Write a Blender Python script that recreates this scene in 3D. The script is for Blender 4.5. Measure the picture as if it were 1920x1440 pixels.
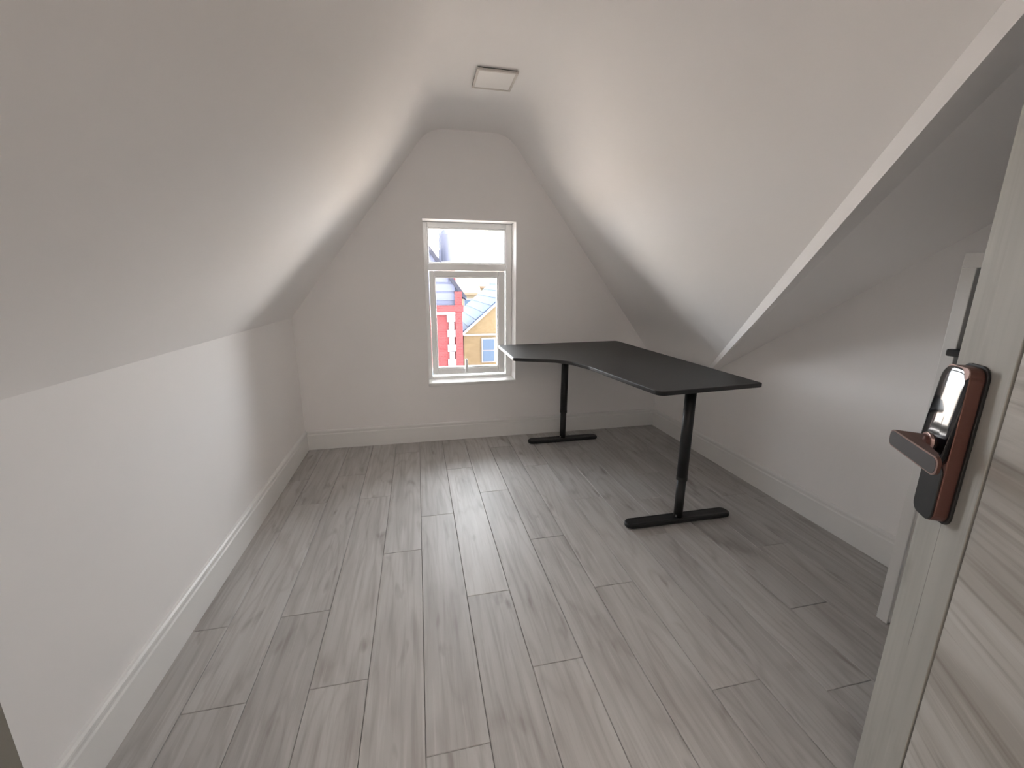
import bpy, bmesh, math, random
from mathutils import Vector, Matrix
random.seed(7)
sc = bpy.context.scene
for o in list(bpy.data.objects): bpy.data.objects.remove(o)
C = sc.collection

# ------------------------------------------------------------------ camera
S = 0.84
CAM_Z = 1.26
cam_d = bpy.data.cameras.new('camera'); cam = bpy.data.objects.new('camera', cam_d); C.objects.link(cam)
cam_d.sensor_width = 36.0; cam_d.sensor_fit = 'HORIZONTAL'
cam_d.lens = 787.82 / 1920 * 36.0
cam_d.clip_start = 0.01; cam_d.clip_end = 300
yaw, pit, rol = 0.2187, -0.2362, 0.0043
fw = Vector((math.sin(yaw)*math.cos(pit), math.cos(yaw)*math.cos(pit), math.sin(pit)))
rt = Vector((math.cos(yaw), -math.sin(yaw), 0)); up = rt.cross(fw)
r2 = rt*math.cos(rol) + up*math.sin(rol); u2 = -rt*math.sin(rol) + up*math.cos(rol)
m = Matrix((r2, u2, -fw)).transposed().to_4x4(); m.translation = (0, 0, CAM_Z)
cam.matrix_world = m
sc.camera = cam

# ------------------------------------------------------------------ daylight, exposure
world = bpy.data.worlds.new('world'); sc.world = world; world.use_nodes = True
bg = world.node_tree.nodes['Background']
bg.inputs['Color'].default_value = (0.93, 0.96, 1.0, 1); bg.inputs['Strength'].default_value = 20.0
sun_d = bpy.data.lights.new('sun', 'SUN'); sun = bpy.data.objects.new('sun', sun_d); C.objects.link(sun)
sun_d.energy = 45.0; sun_d.angle = math.radians(1.0); sun_d.color = (1.0, 0.94, 0.85)
sun.rotation_euler = Vector((-0.75, 0.08, -0.66)).to_track_quat('-Z', 'Y').to_euler()
# sampling guide for the sky light that enters through the window opening (portal, emits nothing itself)
pt_d = bpy.data.lights.new('window_portal', 'AREA'); pt = bpy.data.objects.new('window_portal', pt_d); C.objects.link(pt)
pt_d.shape = 'RECTANGLE'; pt_d.size = 0.72; pt_d.size_y = 1.26; pt_d.cycles.is_portal = True
pt.location = (0.4125, 3.535, 1.093); pt.rotation_euler = (math.radians(-90), 0, 0)
sc.view_settings.view_transform = 'Standard'; sc.view_settings.look = 'None'
sc.view_settings.gamma = 1.0; sc.view_settings.use_curve_mapping = False
sc.view_settings.exposure = 0.04
sc.cycles.max_bounces = 12; sc.cycles.diffuse_bounces = 10; sc.cycles.glossy_bounces = 3; sc.cycles.transparent_max_bounces = 8

# ------------------------------------------------------------------ materials
def mat(name, col=(.8,.8,.8), rough=.5, metal=0.0, spec=.5, coat=0.0):
    M = bpy.data.materials.new(name); M.use_nodes = True
    b = M.node_tree.nodes['Principled BSDF']
    b.inputs['Base Color'].default_value = (*col, 1); b.inputs['Roughness'].default_value = rough
    b.inputs['Metallic'].default_value = metal; b.inputs['Specular IOR Level'].default_value = spec
    b.inputs['Coat Weight'].default_value = coat
    return M
class NT:
    def __init__(s, M): s.t = M.node_tree; s.b = s.t.nodes['Principled BSDF']
    def n(s, ty, **kw):
        nd = s.t.nodes.new(ty)
        for k, v in kw.items():
            if k.startswith('_'): setattr(nd, k[1:], v)
            else: nd.inputs[k.replace('__', ' ')].default_value = v
        return nd
    def l(s, a, b): s.t.links.new(a, b)
    def ramp(s, fac, stops):
        r = s.t.nodes.new('ShaderNodeValToRGB'); e = r.color_ramp.elements
        while len(e) < len(stops): e.new(.5)
        for el, (p, c) in zip(e, stops): el.position = p; el.color = (*c, 1)
        s.l(fac, r.inputs['Fac']); return r.outputs['Color']
    def bump(s, h, strength, dist):
        b = s.n('ShaderNodeBump', Strength=strength, Distance=dist); s.l(h, b.inputs['Height']); s.l(b.outputs['Normal'], s.b.inputs['Normal'])
def paint(name, col, rough, var=.012, bump=.05):
    M = mat(name, col, rough, spec=.35); t = NT(M)
    tc = t.n('ShaderNodeNewGeometry'); nz = t.n('ShaderNodeTexNoise', Scale=1.7, Detail=3.0)
    t.l(tc.outputs['Position'], nz.inputs['Vector'])
    lo = tuple(c-var for c in col); hi = tuple(c+var for c in col)
    t.l(t.ramp(nz.outputs['Fac'], [(.3, lo), (.7, hi)]), t.b.inputs['Base Color'])
    n2 = t.n('ShaderNodeTexNoise', Scale=90.0, Detail=4.0); t.l(tc.outputs['Position'], n2.inputs['Vector'])
    t.bump(n2.outputs['Fac'], bump, .002)
    return M
def wood(name, axis, lo, mid, hi, dark, rough=.38, ring=True, scale=1.0, streak=1.0, sk=.32):
    """grey laminate oak: streaks along `axis`, cathedral grain, smoky patches; varies per object"""
    M = mat(name, mid, rough); t = NT(M)
    tc = t.n('ShaderNodeTexCoord'); oi = t.n('ShaderNodeObjectInfo')
    mul = t.n('ShaderNodeMath', _operation='MULTIPLY'); mul.inputs[1].default_value = 53.0; t.l(oi.outputs['Random'], mul.inputs[0])
    cmb = t.n('ShaderNodeCombineXYZ'); [t.l(mul.outputs[0], cmb.inputs[i]) for i in range(3)]
    add = t.n('ShaderNodeVectorMath', _operation='ADD'); t.l(tc.outputs['Object'], add.inputs[0]); t.l(cmb.outputs[0], add.inputs[1])
    def mp(al, ac):
        mpn = t.n('ShaderNodeMapping'); sv = [ac*scale]*3; sv[axis] = al*scale
        mpn.inputs['Scale'].default_value = sv; t.l(add.outputs[0], mpn.inputs['Vector']); return mpn.outputs['Vector']
    n1 = t.n('ShaderNodeTexNoise', Scale=1.0, Detail=6.0, Roughness=.6); t.l(mp(2.2*streak, 60), n1.inputs['Vector'])
    n2 = t.n('ShaderNodeTexNoise', Scale=1.0, Detail=3.0, Distortion=.6); t.l(mp(1.6, 9), n2.inputs['Vector'])
    n3 = t.n('ShaderNodeTexNoise', Scale=1.0, Detail=2.0); t.l(mp(.8, 5.0), n3.inputs['Vector'])
    mu = t.n('ShaderNodeMath', _operation='MULTIPLY'); mu.inputs[1].default_value = 20.0; t.l(n3.outputs['Fac'], mu.inputs[0])
    fr = t.n('ShaderNodeMath', _operation='PINGPONG'); fr.inputs[1].default_value = 1.0; t.l(mu.outputs[0], fr.inputs[0])
    base = t.ramp(n2.outputs['Fac'], [(.28, lo), (.5, mid), (.72, hi)])
    def mixc(f, a, bcol, k, typ='MIX'):
        mm = t.n('ShaderNodeMath', _operation='MULTIPLY'); mm.inputs[1].default_value = k; t.l(f, mm.inputs[0])
        mx = t.n('ShaderNodeMix', _data_type='RGBA', _blend_type=typ); t.l(mm.outputs[0], mx.inputs[0]); t.l(a, mx.inputs[6])
        mx.inputs[7].default_value = (*bcol, 1); return mx.outputs[2]
    st = t.n('ShaderNodeMapRange'); st.inputs[1].default_value = .5; st.inputs[2].default_value = .72; t.l(n1.outputs['Fac'], st.inputs[0])
    c = mixc(st.outputs[0], base, dark, sk)
    if ring:
        rr = t.n('ShaderNodeMapRange'); rr.inputs[1].default_value = .55; rr.inputs[2].default_value = 1.0; t.l(fr.outputs[0], rr.inputs[0])
        c = mixc(rr.outputs[0], c, dark, .20)
    # knots / smoky marks
    vo = t.n('ShaderNodeTexNoise', Scale=1.0, Detail=2.0, Distortion=.4); t.l(mp(4.5, 16), vo.inputs['Vector'])
    kr = t.n('ShaderNodeMapRange'); kr.inputs[1].default_value = .63; kr.inputs[2].default_value = .78; t.l(vo.outputs['Fac'], kr.inputs[0])
    c = mixc(kr.outputs[0], c, dark, .62)
    lt = t.n('ShaderNodeMapRange'); lt.inputs[1].default_value = .42; lt.inputs[2].default_value = .30; t.l(n1.outputs['Fac'], lt.inputs[0])
    c = mixc(lt.outputs[0], c, tuple(min(1, v*1.12) for v in hi), .5)
    # plank-to-plank tone
    pv = t.n('ShaderNodeMapRange'); pv.inputs[3].default_value = .93; pv.inputs[4].default_value = 1.06; t.l(oi.outputs['Random'], pv.inputs[0])
    vm = t.n('ShaderNodeVectorMath', _operation='SCALE'); t.l(c, vm.inputs[0]); t.l(pv.outputs[0], vm.inputs[3])
    t.l(vm.outputs[0], t.b.inputs['Base Color'])
    t.bump(n1.outputs['Fac'], .12, .0008)
    return M
M_wall = paint('wall_paint', (.905, .888, .878), .75)
M_ceil = paint('ceiling_paint', (.905, .888, .878), .75)
M_trim = paint('gloss_white_trim', (.83, .825, .81), .35, .006, .01)
M_upvc = mat('white_upvc', (.90, .90, .89), .3)
M_floor = wood('grey_oak_plank', 1, (.395, .38, .365), (.455, .443, .428), (.51, .50, .487), (.19, .155, .135), rough=.48, sk=.36)
M_sub = mat('underlay', (.10, .09, .08), .9)
M_stile = wood('door_vertical_grain', 2, (.385, .375, .34), (.425, .415, .378), (.46, .45, .41), (.31, .295, .26), rough=.5, ring=False)
M_panel = wood('door_horizontal_grain', 0, (.33, .30, .265), (.44, .415, .375), (.60, .575, .54), (.20, .165, .13), rough=.5, ring=False, streak=.6, sk=.62)
M_casing = mat('shaded_grey_casing', (.17, .168, .15), .5)  # grey casing, darkened further to hold the backlit jamb's shade
M_groove = mat('door_groove', (.05, .04, .035), .8)
M_desk = paint('black_desk_laminate', (.03, .03, .03), .42, .003, .08)
M_blackm = mat('black_powder_coat', (.012, .012, .012), .45)
M_cable = mat('black_cable', (.02, .02, .02), .5)
M_gloss = mat('black_gloss_glass', (.006, .006, .009), .06, coat=.5)
M_bplast = mat('black_plastic', (.016, .016, .016), .4)
M_bronze = mat('brown_copper_metal', (.16, .075, .06), .38, .55)
M_grip = mat('grey_lever_face', (.14, .135, .14), .35, .6)
M_rim = mat('rose_copper_rim', (.50, .36, .33), .3, .8)
M_dark = mat('dark_gap_shade', (.03, .029, .026), .7)  # near-black colour stands in for shade in narrow gaps
M_frost = mat('light_diffuser', (.80, .78, .76), .4)
M_lframe = mat('light_frame', (.62, .58, .54), .5)
M_screw = mat('steel', (.6, .6, .6), .3, 1.0)
# window glass: see-through with a faint reflection
M_glass = bpy.data.materials.new('window_glass'); M_glass.use_nodes = True
_t = M_glass.node_tree; _t.nodes.clear()
_o = _t.nodes.new('ShaderNodeOutputMaterial'); _a = _t.nodes.new('ShaderNodeBsdfTransparent'); _g = _t.nodes.new('ShaderNodeBsdfGlossy')
_f = _t.nodes.new('ShaderNodeFresnel'); _f.inputs[0].default_value = 1.3; _m = _t.nodes.new('ShaderNodeMixShader'); _g.inputs['Roughness'].default_value = .02
_a.inputs[0].default_value = (.96, .97, .97, 1)
_t.links.new(_f.outputs[0], _m.inputs[0]); _t.links.new(_a.outputs[0], _m.inputs[1]); _t.links.new(_g.outputs[0], _m.inputs[2]); _t.links.new(_m.outputs[0], _o.inputs[0])
def brick_mat(name, c1, c2, mortar, scale=4.0):
    M = mat(name, c1, .85); t = NT(M); tc = t.n('ShaderNodeTexCoord'); mp = t.n('ShaderNodeMapping')
    mp.inputs['Rotation'].default_value = (math.radians(90), 0, 0); t.l(tc.outputs['Object'], mp.inputs['Vector'])
    b = t.n('ShaderNodeTexBrick', Scale=scale); b.inputs['Color1'].default_value = (*c1, 1); b.inputs['Color2'].default_value = (*c2, 1)
    b.inputs['Mortar'].default_value = (*mortar, 1); t.l(mp.outputs[0], b.inputs['Vector']); t.l(b.outputs['Color'], t.b.inputs['Base Color'])
    return M
M_red = brick_mat('red_brick', (0.0638, 0.0135, 0.0150), (0.0750, 0.0180, 0.0195), (0.0750, 0.0300, 0.0300))
M_yel = brick_mat('yellow_stock_brick', (0.0750, 0.0540, 0.0300), (0.0863, 0.0638, 0.0375), (0.0825, 0.0675, 0.0450))
M_stone = mat('white_stone', (0.1275, 0.1200, 0.1275), .8)
M_rend = mat('pale_lavender_slate_hanging', (0.0600, 0.0630, 0.0900), .8)
M_slate = mat('blue_slate', (0.036, 0.050, 0.078), .7)
M_verge = mat('dark_bargeboard', (0.0165, 0.0165, 0.0225), .7)
M_cream = mat('cream_render', (0.1125, 0.0975, 0.0713), .8)
M_tile = mat('pale_clay_tile', (0.0900, 0.0638, 0.0450), .8)
M_pot = mat('blue_grey_pot', (0.0413, 0.0435, 0.0600), .8)
M_gnd = mat('pale_paving', (.55, .475, .42), .9)
M_wpane = mat('far_window_pane', (.035, .05, .075), .4)
for _M in (M_red, M_yel, M_stone, M_rend, M_slate, M_verge, M_cream, M_tile, M_pot, M_gnd, M_wpane): _M.node_tree.nodes['Principled BSDF'].inputs['Specular IOR Level'].default_value = .04   # matt, weathered

# ------------------------------------------------------------------ mesh helpers
def obj(name, bm, material, parent=None, smooth=False, bevel=0, loc=None, segs=2):
    bmesh.ops.recalc_face_normals(bm, faces=bm.faces[:])
    me = bpy.data.meshes.new(name); bm.to_mesh(me); bm.free()
    o = bpy.data.objects.new(name, me); C.objects.link(o); me.materials.append(material)
    if smooth: me.polygons.foreach_set('use_smooth', [True]*len(me.polygons))
    if bevel:
        b = o.modifiers.new('bevel', 'BEVEL'); b.width = bevel; b.segments = segs; b.limit_method = 'ANGLE'; b.angle_limit = math.radians(40)
    if parent: o.parent = parent
    if loc: o.location = loc
    return o
def tag(o, label=None, cat=None, group=None, kind=None):
    if label: o['label'] = label
    if cat: o['category'] = cat
    if group: o['group'] = group
    if kind: o['kind'] = kind
    return o
def empty(name, loc=(0,0,0), rz=0):
    o = bpy.data.objects.new(name, None); C.objects.link(o); o.location = loc; o.rotation_euler = (0,0,rz); o.empty_display_size = .1
    return o
def box(bm, x0, x1, y0, y1, z0, z1):
    v = [bm.verts.new((x, y, z)) for z in (z0, z1) for y in (y0, y1) for x in (x0, x1)]
    for f in ((0,2,3,1),(4,5,7,6),(0,1,5,4),(2,6,7,3),(0,4,6,2),(1,3,7,5)): bm.faces.new([v[i] for i in f])
    return bm
def bx(*a): return box(bmesh.new(), *a)
def quad(bm, *ps): return bm.faces.new([bm.verts.new(p) for p in ps])
def prism(bm, pts, fn0, fn1):
    """polygon pts mapped by fn0 / fn1 to the two end caps"""
    a = [bm.verts.new(fn0(*p)) for p in pts]; b = [bm.verts.new(fn1(*p)) for p in pts]
    bm.faces.new(a); bm.faces.new(b[::-1]); n = len(pts)
    for i in range(n): bm.faces.new((a[i], a[(i+1) % n], b[(i+1) % n], b[i]))
    return bm
def cyl(bm, p0, p1, r0, r1=None, n=20):
    r1 = r0 if r1 is None else r1
    p0, p1 = Vector(p0), Vector(p1); d = (p1-p0).normalized()
    a = d.orthogonal().normalized(); b = d.cross(a)
    A = [bm.verts.new(p0+(a*math.cos(t)+b*math.sin(t))*r0) for t in [2*math.pi*i/n for i in range(n)]]
    B = [bm.verts.new(p1+(a*math.cos(t)+b*math.sin(t))*r1) for t in [2*math.pi*i/n for i in range(n)]]
    bm.faces.new(A[::-1]); bm.faces.new(B)
    for i in range(n): bm.faces.new((A[i], A[(i+1) % n], B[(i+1) % n], B[i]))
    return bm
def tube(bm, pts, r, n=8):
    for p, q in zip(pts, pts[1:]): cyl(bm, p, q, r, n=n)
    return bm
def rrect(w0, w1, h0, h1, r, n=6):
    out = []
    for cx, cy, a0 in ((w1-r, h0+r, -90), (w1-r, h1-r, 0), (w0+r, h1-r, 90), (w0+r, h0+r, 180)):
        for i in range(n+1):
            t = math.radians(a0+90*i/n); out.append((cx+r*math.cos(t), cy+r*math.sin(t)))
    return out
def round_corners(poly, radii, n=6):
    out = []; N = len(poly)
    for i, p in enumerate(poly):
        r = radii[i]; P = Vector(p)
        if r <= 0: out.append(tuple(P)); continue
        a = (Vector(poly[i-1])-P).normalized(); b = (Vector(poly[(i+1) % N])-P).normalized()
        ang = a.angle(b); t = r/math.tan(ang/2); A = P+a*t; B = P+b*t
        for k in range(n+1):
            s_ = k/n; out.append(tuple(A*(1-s_)**2 + P*2*s_*(1-s_) + B*s_**2))
    return out

# ------------------------------------------------------------------ room dimensions (metres)
D = 3.309; XL = -0.885; XR = 2.065; H = 2.308
YF = -0.03; YR = -1.5            # front wall face, end of the landing behind the camera
KL = 1.010; CL = 0.1316; CR = 0.699
ML = (H-KL)/(CL-XL); MR = 1.2863; ZR = H-(XR-CR)*MR       # slope tangents; where the right slope meets the right wall
MM = 0.61; YB = 2.735                                      # main roof slope (rises towards the door)
def y_valley(z): return YB-(z-ZR)/MM
# section profile with softly rounded folds
prof = round_corners([(XL-.02, KL-.02*ML), (CL, H), (CR, H), (XR+.02, ZR-.02*MR)], [0, .24, .24, 0], n=12)
iR = max(i for i, p in enumerate(prof) if p[1] > H-.0005)  # last point on the flat
left_part = prof[:iR+1]; right_part = prof[iR:]
# subdivide the long right slope so that the valley edge stays straight
def seg(a, b, n): return [(a[0]+(b[0]-a[0])*i/n, a[1]+(b[1]-a[1])*i/n) for i in range(n+1)]
right_part = right_part[:-1] + seg(right_part[-2], right_part[-1], 6)[1:]

# floor ---------------------------------------------------------------------------
floor = obj('floor', bx(XL-.02, XR+.02, YR, D+.02, -.06, -.0085), M_sub); tag(floor, kind='structure')
PW = .179; PL = 1.24
base = {-5:1.52,-4:1.18,-3:1.527,-2:1.184,-1:1.848,0:.906,1:1.486,2:1.113,3:1.815,4:1.424,5:.91,6:1.72,7:.83,8:1.146,9:1.52,10:2.0,11:.7}
meshes = {}
for k, jb in base.items():
    x0 = max(-.035+PW*k, XL); x1 = min(-.035+PW*(k+1), XR)
    if x1-x0 < .01: continue
    y = jb-PL*3
    while y < D:
        a, b = max(y, YR), min(y+PL, D)
        if b-a > .02:
            key = (round(x1-x0, 4), round(b-a, 4))
            if key not in meshes:
                g = .0007; w = (x1-x0)/2-g; l = (b-a)/2-g; e = .0016
                bm = bmesh.new()
                lo = [bm.verts.new((sx*w, sy*l, -.008)) for sx, sy in ((-1,-1),(1,-1),(1,1),(-1,1))]
                mi = [bm.verts.new((sx*w, sy*l, -e)) for sx, sy in ((-1,-1),(1,-1),(1,1),(-1,1))]
                hi = [bm.verts.new((sx*(w-e), sy*(l-e), 0)) for sx, sy in ((-1,-1),(1,-1),(1,1),(-1,1))]
                bm.faces.new(hi)
                for i in range(4):
                    j = (i+1) % 4; bm.faces.new((lo[i], lo[j], mi[j], mi[i])); bm.faces.new((mi[i], mi[j], hi[j], hi[i]))
                o = obj('plank', bm, M_floor, floor); meshes[key] = o.data
            else:
                o = bpy.data.objects.new('plank', meshes[key]); C.objects.link(o); o.parent = floor
            o.location = ((x0+x1)/2, (a+b)/2, 0)
        y += PL

# walls ---------------------------------------------------------------------------
WX0, WX1, WZ0, WZ1 = .062, .763, .474, 1.712; REV = .19      # window opening, reveal depth
bm = bmesh.new()
for x0, x1, z0, z1 in ((-1.2, WX0, -.1, 2.5), (WX1, 2.4, -.1, 2.5), (WX0, WX1, -.1, WZ0), (WX0, WX1, WZ1, 2.5)):
    box(bm, x0, x1, D, D+REV+.02, z0, z1)
tag(obj('wall_back', bm, M_wall), kind='structure')
tag(obj('wall_left', bx(XL-.12, XL, YF-.14, D+.02, -.06, KL+.03), M_wall), kind='structure')
bm = bmesh.new()
poly = [(YF-.14, -.06), (D+.02, -.06), (D+.02, ZR+.02), (YB, ZR+.02), (YF-.14, ZR+.02+MM*(YB-YF+.14))]
prism(bm, poly, lambda y, z: (XR, y, z), lambda y, z: (XR+.12, y, z))
tag(obj('wall_right', bm, M_wall), kind='structure')
# front wall with the doorway the camera stands in
DX0, DX1, DH = -.178, .665, 2.03
bm = bmesh.new()
box(bm, XL-.02, DX0, YF-.12, YF, -.06, 2.45); box(bm, DX1, XR+.02, YF-.12, YF, -.06, 2.45); box(bm, DX0, DX1, YF-.12, YF, DH, 2.45)
tag(obj('wall_front', bm, M_wall), kind='structure')
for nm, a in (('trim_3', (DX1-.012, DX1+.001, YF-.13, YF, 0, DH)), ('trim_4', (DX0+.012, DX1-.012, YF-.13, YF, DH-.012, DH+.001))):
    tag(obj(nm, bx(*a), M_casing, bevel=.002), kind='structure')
# slim door-frame post standing just inside the room, tied back to the wall over the door head
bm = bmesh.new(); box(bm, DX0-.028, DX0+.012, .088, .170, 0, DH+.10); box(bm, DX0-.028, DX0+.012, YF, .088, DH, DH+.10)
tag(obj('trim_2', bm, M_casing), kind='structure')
# landing behind the doorway
bm = bmesh.new()
box(bm, XL-.02, XR+.1, YR-.1, YR, -.06, 2.45); box(bm, XL-.12, XL, YR-.1, YF-.1, -.06, 2.45); box(bm, XR, XR+.1, YR-.1, YF-.1, -.06, 2.45)
tag(obj('wall_landing', bm, M_wall), kind='structure')
tag(obj('ceiling_landing', bx(XL-.1, XR+.1, YR-.1, YF-.1, 2.36, 2.46), M_ceil), kind='structure')

# unseen fill lamp added on the landing to brighten the room
ll = empty('landing_fill', (.30, YR, 1.85)); tag(ll, 'added fill lamp in the form of a white half-round uplighter, on the landing behind the doorway', 'light')
up_b = bmesh.new(); cyl(up_b, (0, .09, -.09), (0, .09, 0), .03, .085, n=32)
obj('fill_lamp_shade', up_b, M_trim, ll); obj('fill_wall_plate', bx(-.05, .05, 0, .012, -.09, .02), M_trim, ll, bevel=.003)
lp = bpy.data.lights.new('landing_fill_area', 'AREA'); lp.shape = 'DISK'; lp.size = .15; lp.energy = 42; lp.color = (1.0, .92, .86)  # added fill, aimed up so it bounces softly through the doorway
lo_ = bpy.data.objects.new('landing_fill_area', lp); C.objects.link(lo_); lo_.parent = ll; lo_.location = (0, .09, .005); lo_.rotation_euler = (math.pi, 0, 0)

# ceiling: left slope, flat strip and right slope in one plastered surface -----------
bm = bmesh.new()
A = [bm.verts.new((x, YF-.12, z)) for x, z in left_part]; B = [bm.verts.new((x, D+.01, z)) for x, z in left_part]
for i in range(len(A)-1): bm.faces.new((A[i], A[i+1], B[i+1], B[i]))
VA = [A[-1]]; VB = [B[-1]]
for x, z in right_part[1:]:
    VA.append(bm.verts.new((x, max(y_valley(z), YF-.12), z))); VB.append(bm.verts.new((x, D+.01, z)))
for i in range(len(VA)-1): bm.faces.new((VA[i], VA[i+1], VB[i+1], VB[i]))
ceiling = obj('ceiling', bm, M_ceil, smooth=True)
ceiling.data.set_sharp_from_angle(angle=math.radians(35)) if hasattr(ceiling.data, 'set_sharp_from_angle') else None
tag(ceiling, kind='structure')
# main roof slope above the right-hand wall
bm = bmesh.new()
vs = [(x, max(y_valley(z), YF-.12), z) for x, z in right_part]
L_ = [bm.verts.new(p) for p in vs]; R_ = [bm.verts.new((XR+.03, p[1], p[2])) for p in vs]
for i in range(len(L_)-1):
    if (L_[i].co-L_[i+1].co).length > 1e-6 and L_[i].co.x < XR:
        bm.faces.new((L_[i], L_[i+1], R_[i+1], R_[i]))
tag(obj('ceiling_slope', bm, M_ceil), kind='structure')

# boxed valley beam between the two slopes (tapers towards its foot)
def valley(z): return Vector((CR+(H-z)/MR, y_valley(z), z))
bm = bmesh.new(); rows = []
N = 12
for i in range(N+1):
    s_ = i/N
    z = ZR+.02+(H-.12-ZR)*s_
    a = valley(z)
    nR = Vector((-MR, 0, -1)).normalized(); w = Vector((.488, -.606, -.627))
    k = .35+.65*min(1, s_*2.5)
    b_ = a+nR*(.036*k)+w*(.047*k)
    yc = a.y+.045*s_; dx = .02+.20*min(1, s_*1.25)
    c_ = Vector((a.x+dx, yc, ZR+MM*(YB-yc)+.003))
    a2 = a-nR*.004-w*.004
    rows.append([bm.verts.new(a2), bm.verts.new(b_), bm.verts.new(c_), bm.verts.new(a+Vector((.05,.02,.08)))])
for i in range(N):
    for j in range(4): bm.faces.new((rows[i][j], rows[i][(j+1) % 4], rows[i+1][(j+1) % 4], rows[i+1][j]))
bm.faces.new(rows[0]); bm.faces.new(rows[-1][::-1])
tag(obj('trim_1', bm, M_ceil), kind='structure')

# skirting ------------------------------------------------------------------------
sk = [(0, 0), (.017, 0), (.017, .118), (.013, .124), (.013, .132), (.0155, .136), (.0145, .144), (.009, .150), (0, .152)]
def skirt(name, p0, p1, inward):
    d = Vector(inward); bm = bmesh.new()
    prism(bm, sk, lambda t, z: Vector(p0)+d*t+Vector((0,0,z)), lambda t, z: Vector(p1)+d*t+Vector((0,0,z)))
    return tag(obj(name, bm, M_trim), kind='structure')
skirt('baseboard_left', (XL, YF, 0), (XL, D, 0), (1,0,0))
skirt('baseboard_back', (XL+.017, D, 0), (XR-.017, D, 0), (0,-1,0))
skirt('baseboard_right', (XR, 1.04, 0), (XR, D, 0), (-1,0,0))

# window --------------------------------------------------------------------------
win = tag(empty('window_1', ((WX0+WX1)/2, D+REV, WZ0)), kind='structure')
def wpart(name, bm, M, parent=win, **kw):
    o = obj(name, bm, M, **kw); o.parent = parent; o.matrix_parent_inverse = Matrix.Translation(-Vector(win.location)); return o
def ring(bm, x0, x1, z0, z1, l, r, b, t, y0, y1):
    box(bm, x0, x0+l, y0, y1, z0, z1); box(bm, x1-r, x1, y0, y1, z0, z1); box(bm, x0+l, x1-r, y0, y1, z0, z0+b); box(bm, x0+l, x1-r, y0, y1, z1-t, z1); return bm
yF = D+REV-.045
fr = ring(bmesh.new(), WX0, WX1, WZ0, WZ1, .034, .052, .030, .040, yF, yF+.065)
box(fr, WX0+.034, WX1-.052, yF, yF+.065, 1.351, 1.405)
wpart('window_frame', fr, M_upvc, bevel=.008, segs=3)
bd = ring(bmesh.new(), WX0+.032, WX1-.050, 1.403, WZ1-.038, .012, .012, .012, .012, yF+.010, yF+.06); wpart('glazing_bead', bd, M_upvc, bevel=.006)
def win_child(name, bm, M, par, **kw):
    o = obj(name, bm, M, **kw); o.parent = par; return o
sash = wpart('sash', ring(bmesh.new(), .100, .702, .518, 1.349, .038, .056, .052, .044, yF-.016, yF+.05), M_upvc, bevel=.009, segs=3)
win_child('glazing_bead', ring(bmesh.new(), .136, .648, .568, 1.307, .011, .011, .011, .011, yF-.006, yF+.04), M_upvc, sash, bevel=.006)
win_child('pane', bx(.138, .646, yF+.022, yF+.026, .570, 1.305), M_glass, sash)
wpart('pane', bx(WX0+.034, WX1-.052, yF+.030, yF+.034, 1.405, WZ1-.040), M_glass)
hb = bmesh.new(); prism(hb, rrect(.362, .388, .528, .556, .006), lambda x, z: (x, yF-.016, z), lambda x, z: (x, yF-.028, z))
prism(hb, rrect(.364, .386, .536, .650, .010), lambda x, z: (x, yF-.028, z), lambda x, z: (x, yF-.046, z))
win_child('handle', hb, M_upvc, sash, bevel=.004)
wpart('window_sill', bx(WX0-.004, WX1+.004, D-.012, yF+.002, WZ0-.016, WZ0+.008), M_trim, bevel=.005)

# ------------------------------------------------------------------ ceiling light (switched off)
cl = empty('ceiling_light', (.451, 2.487, H)); tag(cl, 'square flush ceiling light panel, switched off, on the flat strip above the window', 'light')
q = .107
obj('light_body', bx(-q+.006, q-.006, -q+.006, q-.006, -.006, 0.0), M_dark, cl)  # dark slab colours in the shadow gap above the frame
fb = bmesh.new()
ring_ = ((-q, -q+.013, -q, q), (q-.013, q, -q, q), (-q+.013, q-.013, -q, -q+.013), (-q+.013, q-.013, q-.013, q))
for a in ring_: box(fb, a[0], a[1], a[2], a[3], -.016, -.005)
obj('light_frame', fb, M_lframe, cl, bevel=.0015)
obj('diffuser', bx(-q+.013, q-.013, -q+.013, q-.013, -.0135, -.006), M_frost, cl)

# ------------------------------------------------------------------ corner desk
desk = empty('corner_desk', (1.33, 2.4, 0)); tag(desk, 'black L-shaped sit-stand corner desk with two T-foot legs under the sloping ceiling', 'desk')
dO = Vector((1.33, 2.4, 0))
def dpart(name, bm, M, parent=desk, **kw):
    bmesh.ops.translate(bm, verts=bm.verts[:], vec=-dO); return obj(name, bm, M, parent, **kw)
ZT = .786
top_poly = [(1.645, 1.695), (1.640, 3.285), (.600, 3.215), (.592, 2.630), (.700, 2.580), (.837, 2.522), (.918, 2.428), (.968, 2.270), (1.012, 1.900), (1.045, 1.640)]
top_pts = round_corners(top_poly, [.022, .04, .03, .03, .2, .12, .12, .2, .4, .045], n=6)
bm = bmesh.new(); prism(bm, top_pts, lambda x, y: (x, y, ZT-.022), lambda x, y: (x, y, ZT))
dpart('desktop', bm, M_desk, bevel=.004)
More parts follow.
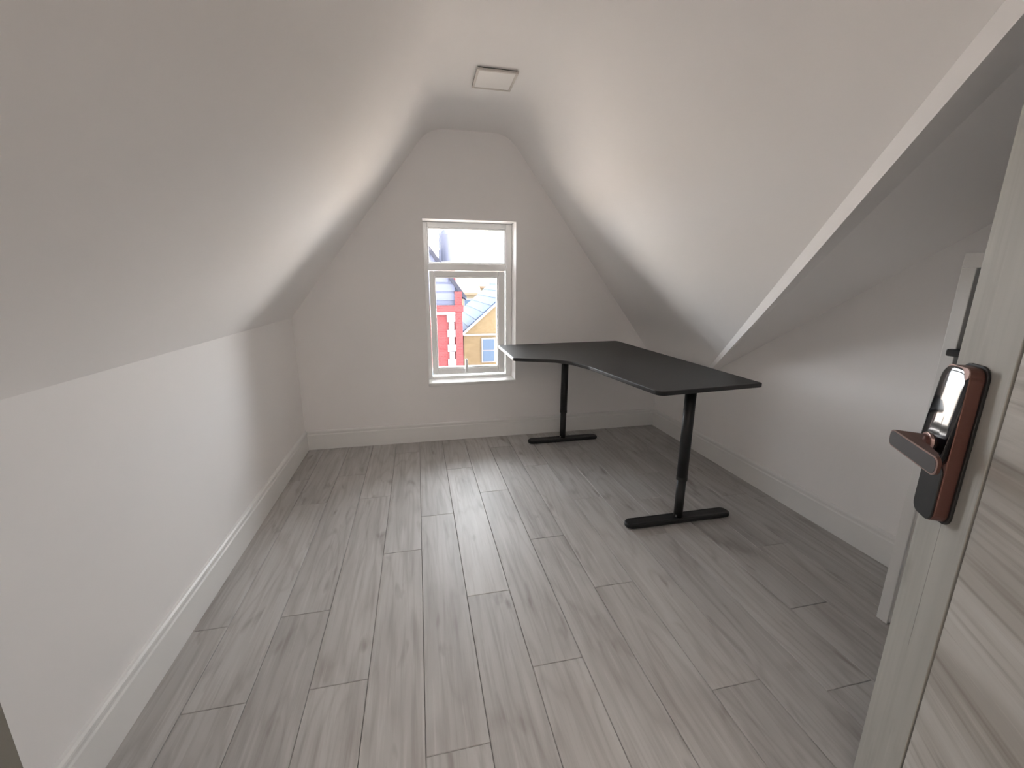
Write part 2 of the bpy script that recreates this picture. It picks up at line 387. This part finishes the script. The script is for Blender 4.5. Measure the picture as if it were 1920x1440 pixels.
# under-frame
bm = bmesh.new()
box(bm, 1.10, 1.56, 1.765, 1.855, ZT-.047, ZT-.022); dpart('bracket', bm, M_blackm, bevel=.004)
bm = bmesh.new(); box(bm, .80, 1.50, 3.045, 3.135, ZT-.047, ZT-.022); dpart('bracket', bm, M_blackm, bevel=.004)
bm = bmesh.new(); box(bm, 1.30, 1.34, 1.80, 3.09, ZT-.047, ZT-.022); dpart('rail', bm, M_blackm, bevel=.004)
for lx, ly, fx0, fx1 in ((1.333, 1.815, 1.022, 1.648), (1.113, 3.085, .822, 1.412)):
    leg = dpart('leg', cyl(bmesh.new(), (lx, ly, .245), (lx, ly, ZT-.04), .0275, n=28), M_blackm, smooth=False)
    leg.data.polygons.foreach_set('use_smooth', [len(p.vertices) == 4 for p in leg.data.polygons])
    inner = dpart('inner_tube', cyl(bmesh.new(), (lx, ly, .03), (lx, ly, .25), .0235, n=28), M_blackm, leg)
    inner.data.polygons.foreach_set('use_smooth', [len(p.vertices) == 4 for p in inner.data.polygons])
    dpart('collar', cyl(bmesh.new(), (lx, ly, .243), (lx, ly, .262), .0285, n=28), M_blackm, leg)
    bm = bmesh.new(); prism(bm, rrect(fx0, fx1, ly-.036, ly+.036, .034, n=8), lambda x, y: (x, y, .004), lambda x, y: (x, y, .004+.040-.018*abs((x-lx)/(fx1-lx))**2))
    dpart('foot', bm, M_blackm, bevel=.007, segs=3)
    for gx in (fx0+.05, fx1-.05): dpart('glide', cyl(bmesh.new(), (gx, ly, 0), (gx, ly, .006), .014), M_bplast)
    dpart('screw', cyl(bmesh.new(), (lx-.028, ly-.022, .040), (lx-.028, ly-.022, .050), .005, n=10), M_screw)
cab = [(1.02, 3.0, .755), (1.06, 2.85, .735), (1.12, 2.7, .722), (1.19, 2.58, .722), (1.24, 2.48, .735), (1.27, 2.40, .755)]
dpart('cable', tube(bmesh.new(), cab, .004), M_cable)
cab = [(1.12, 3.05, .72), (1.135, 3.0, .67), (1.17, 2.95, .645), (1.22, 2.90, .655), (1.27, 2.85, .70), (1.30, 2.80, .755)]
dpart('cable', tube(bmesh.new(), cab, .003), M_cable)

# ------------------------------------------------------------------ low white cupboard against the right-hand wall
CX, CY0, CY1, CH = 1.69, .30, 1.041, 1.357
cup = empty('low_cupboard', (CX, (CY0+CY1)/2, 0)); tag(cup, 'low white framed cupboard with a dark panel as its shaded opening behind the open door', 'cupboard')
cO = Vector(cup.location)
def cpart(name, bm, M, parent=cup, **kw):
    bmesh.ops.translate(bm, verts=bm.verts[:], vec=-cO); return obj(name, bm, M, parent, **kw)
bm = bmesh.new(); box(bm, CX+.02, XR-.002, CY1-.018, CY1, 0, CH); box(bm, CX+.02, XR-.002, CY0, CY0+.018, 0, CH); box(bm, CX+.02, XR-.002, CY0+.018, CY1-.018, CH-.018, CH); box(bm, XR-.02, XR-.002, CY0+.018, CY1-.018, 0, CH-.018)
cpart('carcass', bm, M_trim, bevel=.001)
for a, b in ((CY1-.038, CY1), (CY0, CY0+.038)): cpart('stile', bx(CX, CX+.02, a, b, 0, CH-.046), M_trim, bevel=.002)
cpart('top_rail', bx(CX, CX+.02, CY0, CY1, CH-.046, CH), M_trim, bevel=.002)
cd = cpart('recess_shade_panel', bx(CX+.03, CX+.048, CY0+.02, CY1-.02, .80, CH-.02), M_dark)  # dark panel stands in for shade inside the cupboard opening
cpart('lower_panel', bx(CX+.008, CX+.03, CY0+.03, CY1-.03, .01, .795), M_trim, bevel=.002)
cpart('catch', prism(bmesh.new(), rrect(.975, 1.018, 1.035, 1.058, .006), lambda y, z: (CX-.018, y, z), lambda y, z: (CX+.032, y, z)), M_bplast, cd, bevel=.003)

# ------------------------------------------------------------------ open room door with smart lock
PHI = math.radians(33); E = Vector((1.037, .603, 0)); LW = .76
uv_ = Vector((math.sin(PHI), math.cos(PHI), 0))
hinge = E-uv_*LW
door = empty('door_1', hinge, math.radians(90)-PHI); tag(door, kind='structure')
# local frame: +x along the leaf to its free edge, +y the face towards the camera
TH = .04
def dr(name, bm, M, parent=door, **kw): return obj(name, bm, M, parent, **kw)
FE = LW+.012; GR = LW-.142
leaf = dr('stile', bx(GR+.003, FE, -TH, 0, .008, 2.0), M_stile, bevel=.0015)
dr('stile', bx(0, .11, -TH, 0, .008, 2.0), M_stile, bevel=.0015)
dr('panel', bx(.1125, GR-.003, -TH+.001, -.001, .008, 2.0), M_panel, bevel=.001)
dr('groove', bx(.09, GR+.02, -TH+.006, -.005, .010, 1.998), M_groove)
dr('lipping_groove', bx(LW-.0672, LW-.066, -.002, .0003, .5, .80), mat('fine_groove', (.30,.285,.26), .6))
for hz in (.25, 1.0, 1.75): dr('hinge', cyl(bmesh.new(), (-.004, -.004, hz-.05), (-.004, -.004, hz+.05), .007, n=12), M_screw)
# lock: separate thing that moves with the door -> parts of the door
def pl(bm, pts, y0, y1): return prism(bm, pts, lambda x, z: (x, y0, z), lambda x, z: (x, y1, z))
U0, U1, Z0, Z1 = LW-.092, LW-.018, .799, 1.116
lock = dr('lock', pl(bmesh.new(), rrect(U0+.003, U1-.003, Z0+.004, Z1-.003, .022), .004, .027), M_bronze, bevel=.002)
dr('back_plate', pl(bmesh.new(), rrect(U0-.002, U1+.002, Z0, Z1+.001, .024), 0, .005), M_bplast, lock, bevel=.001)
gb = bmesh.new(); gx, gz, ghw, ghz = (U0+U1)/2, (.92+Z1-.005)/2, (U1-U0)/2-.004, (Z1-.005-.92)/2
def gf(x, z): a = (x-gx)/ghw; b = (z-gz)/ghz; return .0385+.0042*a-.0008*a*a-.0072*b-.0010*b*b   # softly domed, leaning glass
out = rrect(U0+.004, U1-.004, .92, Z1-.005, .020, n=5); rings = [[gb.verts.new((x, .027, z)) for x, z in out]]
for k in (1, .97, .85, .7, .55, .4, .25, .1): rings.append([gb.verts.new((gx+(x-gx)*k, gf(gx+(x-gx)*k, gz+(z-gz)*k)-(.0012 if k == 1 else 0), gz+(z-gz)*k)) for x, z in out])
for ra, rb in zip(rings, rings[1:]):
    for i in range(len(ra)): gb.faces.new((ra[i], ra[(i+1) % len(ra)], rb[(i+1) % len(ra)], rb[i]))
gb.faces.new(rings[0][::-1]); gb.faces.new(rings[-1])
dr('keypad_glass', gb, M_gloss, lock, smooth=True)
dr('lower_cover', pl(bmesh.new(), rrect(U0+.004, U1-.004, Z0+.005, .922, .020), .027, .0305), M_bplast, lock, bevel=.0015)
dr('glass_rim', pl(bmesh.new(), rrect(U0+.0035, U1-.0035, Z1-.026, Z1-.0035, .011), .0265, .0285), M_rim, lock)
RX, RZ = LW-.046, .957
rose = dr('rose', cyl(bmesh.new(), (RX, .027, RZ), (RX, .046, RZ), .021, .0195, n=32), M_rim, lock, bevel=.001)
# lever: neck leaving the rose and a flat rounded bar running back towards the hinge
lev = bmesh.new()
def sec(y, x0, x1, z0, z1, r): return [lev.verts.new((x, y, z)) for x, z in rrect(x0, x1, z0, z1, r, n=6)]
S_ = [sec(.034, RX-.016, RX+.016, RZ-.015, RZ+.015, .0145), sec(.052, RX-.016, RX+.017, RZ-.014, RZ+.014, .0125), sec(.066, RX-.040, RX+.022, RZ-.0155, RZ+.0135, .0125), sec(.076, RX-.115, RX+.026, RZ-.0185, RZ+.013, .0125), sec(.084, RX-.140, RX+.028, RZ-.021, RZ+.013, .013), sec(.090, RX-.142, RX+.028, RZ-.021, RZ+.013, .013)]
for a, b in zip(S_, S_[1:]):
    n_ = len(a)
    for i in range(n_): lev.faces.new((a[i], a[(i+1) % n_], b[(i+1) % n_], b[i]))
lev.faces.new(S_[0]); lev.faces.new(S_[-1][::-1])
dr('lever', lev, M_bronze, lock, smooth=False)
dr('lever_rim', pl(bmesh.new(), rrect(RX-.142, RX+.028, RZ-.021, RZ+.013, .013), .090, .0915), M_rim, lock)
dr('lever_face', pl(bmesh.new(), rrect(RX-.1395, RX+.0255, RZ-.0185, RZ+.0105, .0115), .0910, .0922), M_grip, lock)
dr('latch_bolt', bx(FE-.002, FE+.012, -.028, -.014, .95, .97), M_screw)

# ------------------------------------------------------------------ the street outside
tag(obj('ground', bx(-60, 80, 5.5, 120, -7.2, -7), M_gnd), kind='structure')
def part(name, M, parent, bm, **kw): return obj(name, bm, M, parent, **kw)
def sect(y0, y1): return (lambda x, z: (x, y0, z)), (lambda x, z: (x, y1, z))
# red house with slate-hung gable and white stone dressings
rh = empty('red_house', (-1, 16, -7)); tag(rh, 'red brick house with white stone quoins and a pale gable, left in the window view', 'building')
def rp(name, M, bm, par=rh):
    if par is rh: bmesh.ops.translate(bm, verts=bm.verts[:], vec=-Vector((-1, 16, -7)))
    else: bmesh.ops.translate(bm, verts=bm.verts[:], vec=-Vector((-1, 16, -7)))
    return obj(name, bm, M, par)
wallr = rp('wall', M_red, bx(-.90, 1.60, 16, 24, -7, .44))
rp('gable', M_rend, prism(bmesh.new(), [(-.90, .44), (1.60, .44), (1.60, .96), (.35, 2.69), (-.90, .96)], *sect(16.1, 16.5)))
for i in range(6):   # slate courses on the gable
    z = .62+i*.33; hw = 1.25-max(0, z+.26-.96)/1.384
    rp('slate_course', M_rend, bx(.35-hw+.03, .35+hw-.03, 16.06, 16.1, z, z+.26))
rp('roof_slope', M_slate, prism(bmesh.new(), [(.35, 2.77), (1.80, .76), (1.80, .62), (.35, 2.61)], *sect(16.0, 24)))
rp('roof_slope', M_slate, prism(bmesh.new(), [(.35, 2.77), (-1.10, .76), (-1.10, .62), (.35, 2.61)], *sect(16.0, 24)))
rp('bargeboard', M_verge, prism(bmesh.new(), [(.35, 2.75), (1.80, .74), (1.66, .72), (.35, 2.52)], *sect(15.9, 16.0)))
rp('bargeboard', M_verge, prism(bmesh.new(), [(.35, 2.75), (-1.10, .74), (-.96, .72), (.35, 2.52)], *sect(15.9, 16.0)))
rp('cornice', M_red, bx(-.96, 1.66, 15.85, 16.05, .20, .44))
rp('string_course', M_stone, bx(-.93, 1.63, 15.9, 16.03, .10, .20))
rp('corner_pier', M_red, bx(1.36, 1.62, 15.88, 16.2, -7, .94))
for i in range(12):
    z = .10-.28*(i+1); w_ = .11 if i % 2 else .17
    rp('quoin', M_stone, bx(1.22-w_, 1.22+w_*.8, 15.93, 16.02, z+.01, z+.275))
for i in range(3):
    wz = -1.9-i*2.2
    w1 = rp('window', M_stone, bx(-.2, .86, 15.95, 16.02, wz-1.5, wz)); rp('pane', M_wpane, bx(-.08, .74, 15.93, 15.96, wz-1.38, wz-.12), w1)
# chimney with a tall pot, and an aerial mast
stk = rp('chimney_stack', M_red, bx(.90, 1.60, 18.2, 19.0, -1, 1.85)); rp('stack_cap', M_stone, bx(.84, 1.66, 18.14, 19.06, 1.85, 2.03), stk)
pb = cyl(bmesh.new(), (1.27, 18.6, 2.03), (1.27, 18.6, 3.20), .27, .25, n=24); cyl(pb, (1.27, 18.6, 3.20), (1.27, 18.6, 3.42), .25, .10, n=24)
rp('chimney_pot', M_pot, pb, stk); rp('pot_ring', M_stone, cyl(bmesh.new(), (1.27, 18.6, 2.03), (1.27, 18.6, 2.12), .30, n=24), stk)
mst = rp('aerial_mast', M_pot, cyl(bmesh.new(), (.95, 17.5, 1.0), (.95, 17.5, 4.2), .03, n=10)); rp('bracket', M_pot, bx(.90, 1.0, 17.45, 17.55, 2.0, 2.5), mst)
# yellow brick house with a slate roof
yh = empty('yellow_house', (4, 22, -7)); tag(yh, 'yellow brick gable house with blue slate roof and sash window', 'building')
def yp(name, M, bm, par=None): bmesh.ops.translate(bm, verts=bm.verts[:], vec=-Vector((4, 22, -7))); return obj(name, bm, M, par or yh)
yp('wall', M_yel, prism(bmesh.new(), [(2.3, -7), (9.6, -7), (9.6, -1.30), (5.95, 1.87), (2.3, -1.30)], *sect(22, 30)))
yp('roof_slope', M_slate, prism(bmesh.new(), [(1.95, -1.60), (5.95, 1.87), (5.95, 2.0), (1.95, -1.47)], *sect(21.9, 30)))
yp('roof_slope', M_slate, prism(bmesh.new(), [(9.95, -1.60), (5.95, 1.87), (5.95, 2.0), (9.95, -1.47)], *sect(21.9, 30)))
yp('bargeboard', M_stone, prism(bmesh.new(), [(1.95, -1.66), (5.95, 1.81), (5.95, 1.95), (1.95, -1.50)], *sect(21.82, 21.9)))
for i in range(9):   # raised slate courses
    t_ = i/9; x = 2.1+3.7*t_; z = -1.60+.8675*(x-1.95)+.14
    yp('slate_course', M_slate, prism(bmesh.new(), [(x, z), (x+.34, z+.295), (x+.34, z+.305), (x, z+.03)], *sect(21.92, 29.98)))
for wx in (3.27, 6.4):
    for wz in (-1.63, -4.4):
        wf = yp('window', M_stone, bx(wx-.06, wx+.70, 21.93, 22.02, wz-1.26, wz+.06))
        yp('pane', M_wpane, bx(wx+.02, wx+.62, 21.90, 21.95, wz-.58, wz-.02), wf); yp('pane', M_wpane, bx(wx+.02, wx+.62, 21.90, 21.95, wz-1.2, wz-.64), wf)
yp('string_course', M_stone, bx(2.28, 9.6, 21.95, 22.02, -1.45, -1.36))
# far cream houses
for k, (x0, x1, y0, ze, zr, lab) in enumerate(((1.6, 5.3, 36, .35, 1.95, 'far cream rendered house with a pale clay roof behind the slate roof, left of two'), (5.3, 9.8, 38, .9, 2.6, 'far cream rendered house with a chimney behind the slate roof, right of two'))):
    fh = empty('cream_house', ((x0+x1)/2, y0, -7)); tag(fh, lab, 'building')
    def fp(name, M, bm, par=None): bmesh.ops.translate(bm, verts=bm.verts[:], vec=-Vector(((x0+x1)/2, y0, -7))); return obj(name, bm, M, par or fh)
    fp('wall', M_cream, bx(x0, x1, y0, y0+7, -7, ze))
    fp('roof_slope', M_tile, prism(bmesh.new(), [(y0-.3, ze-.1), (y0+3.5, zr), (y0+3.5, zr+.14), (y0-.3, ze+.06)], lambda y, z: (x0, y, z), lambda y, z: (x1, y, z)))
    fp('roof_slope', M_tile, prism(bmesh.new(), [(y0+7.3, ze-.1), (y0+3.5, zr), (y0+3.5, zr+.14), (y0+7.3, ze+.06)], lambda y, z: (x0, y, z), lambda y, z: (x1, y, z)))
    cx = x0+1.5 if k == 0 else 6.9
    fp('chimney', M_cream, bx(cx-.3, cx+.3, y0+3.2, y0+3.8, zr-.4, zr+.55))
    for wx in (x0+.7, x0+2.2):
        wf = fp('window', M_stone, bx(wx, wx+.8, y0-.06, y0+.02, ze-1.6, ze-.4)); fp('pane', M_wpane, bx(wx+.08, wx+.72, y0-.09, y0-.05, ze-1.52, ze-.48), wf)
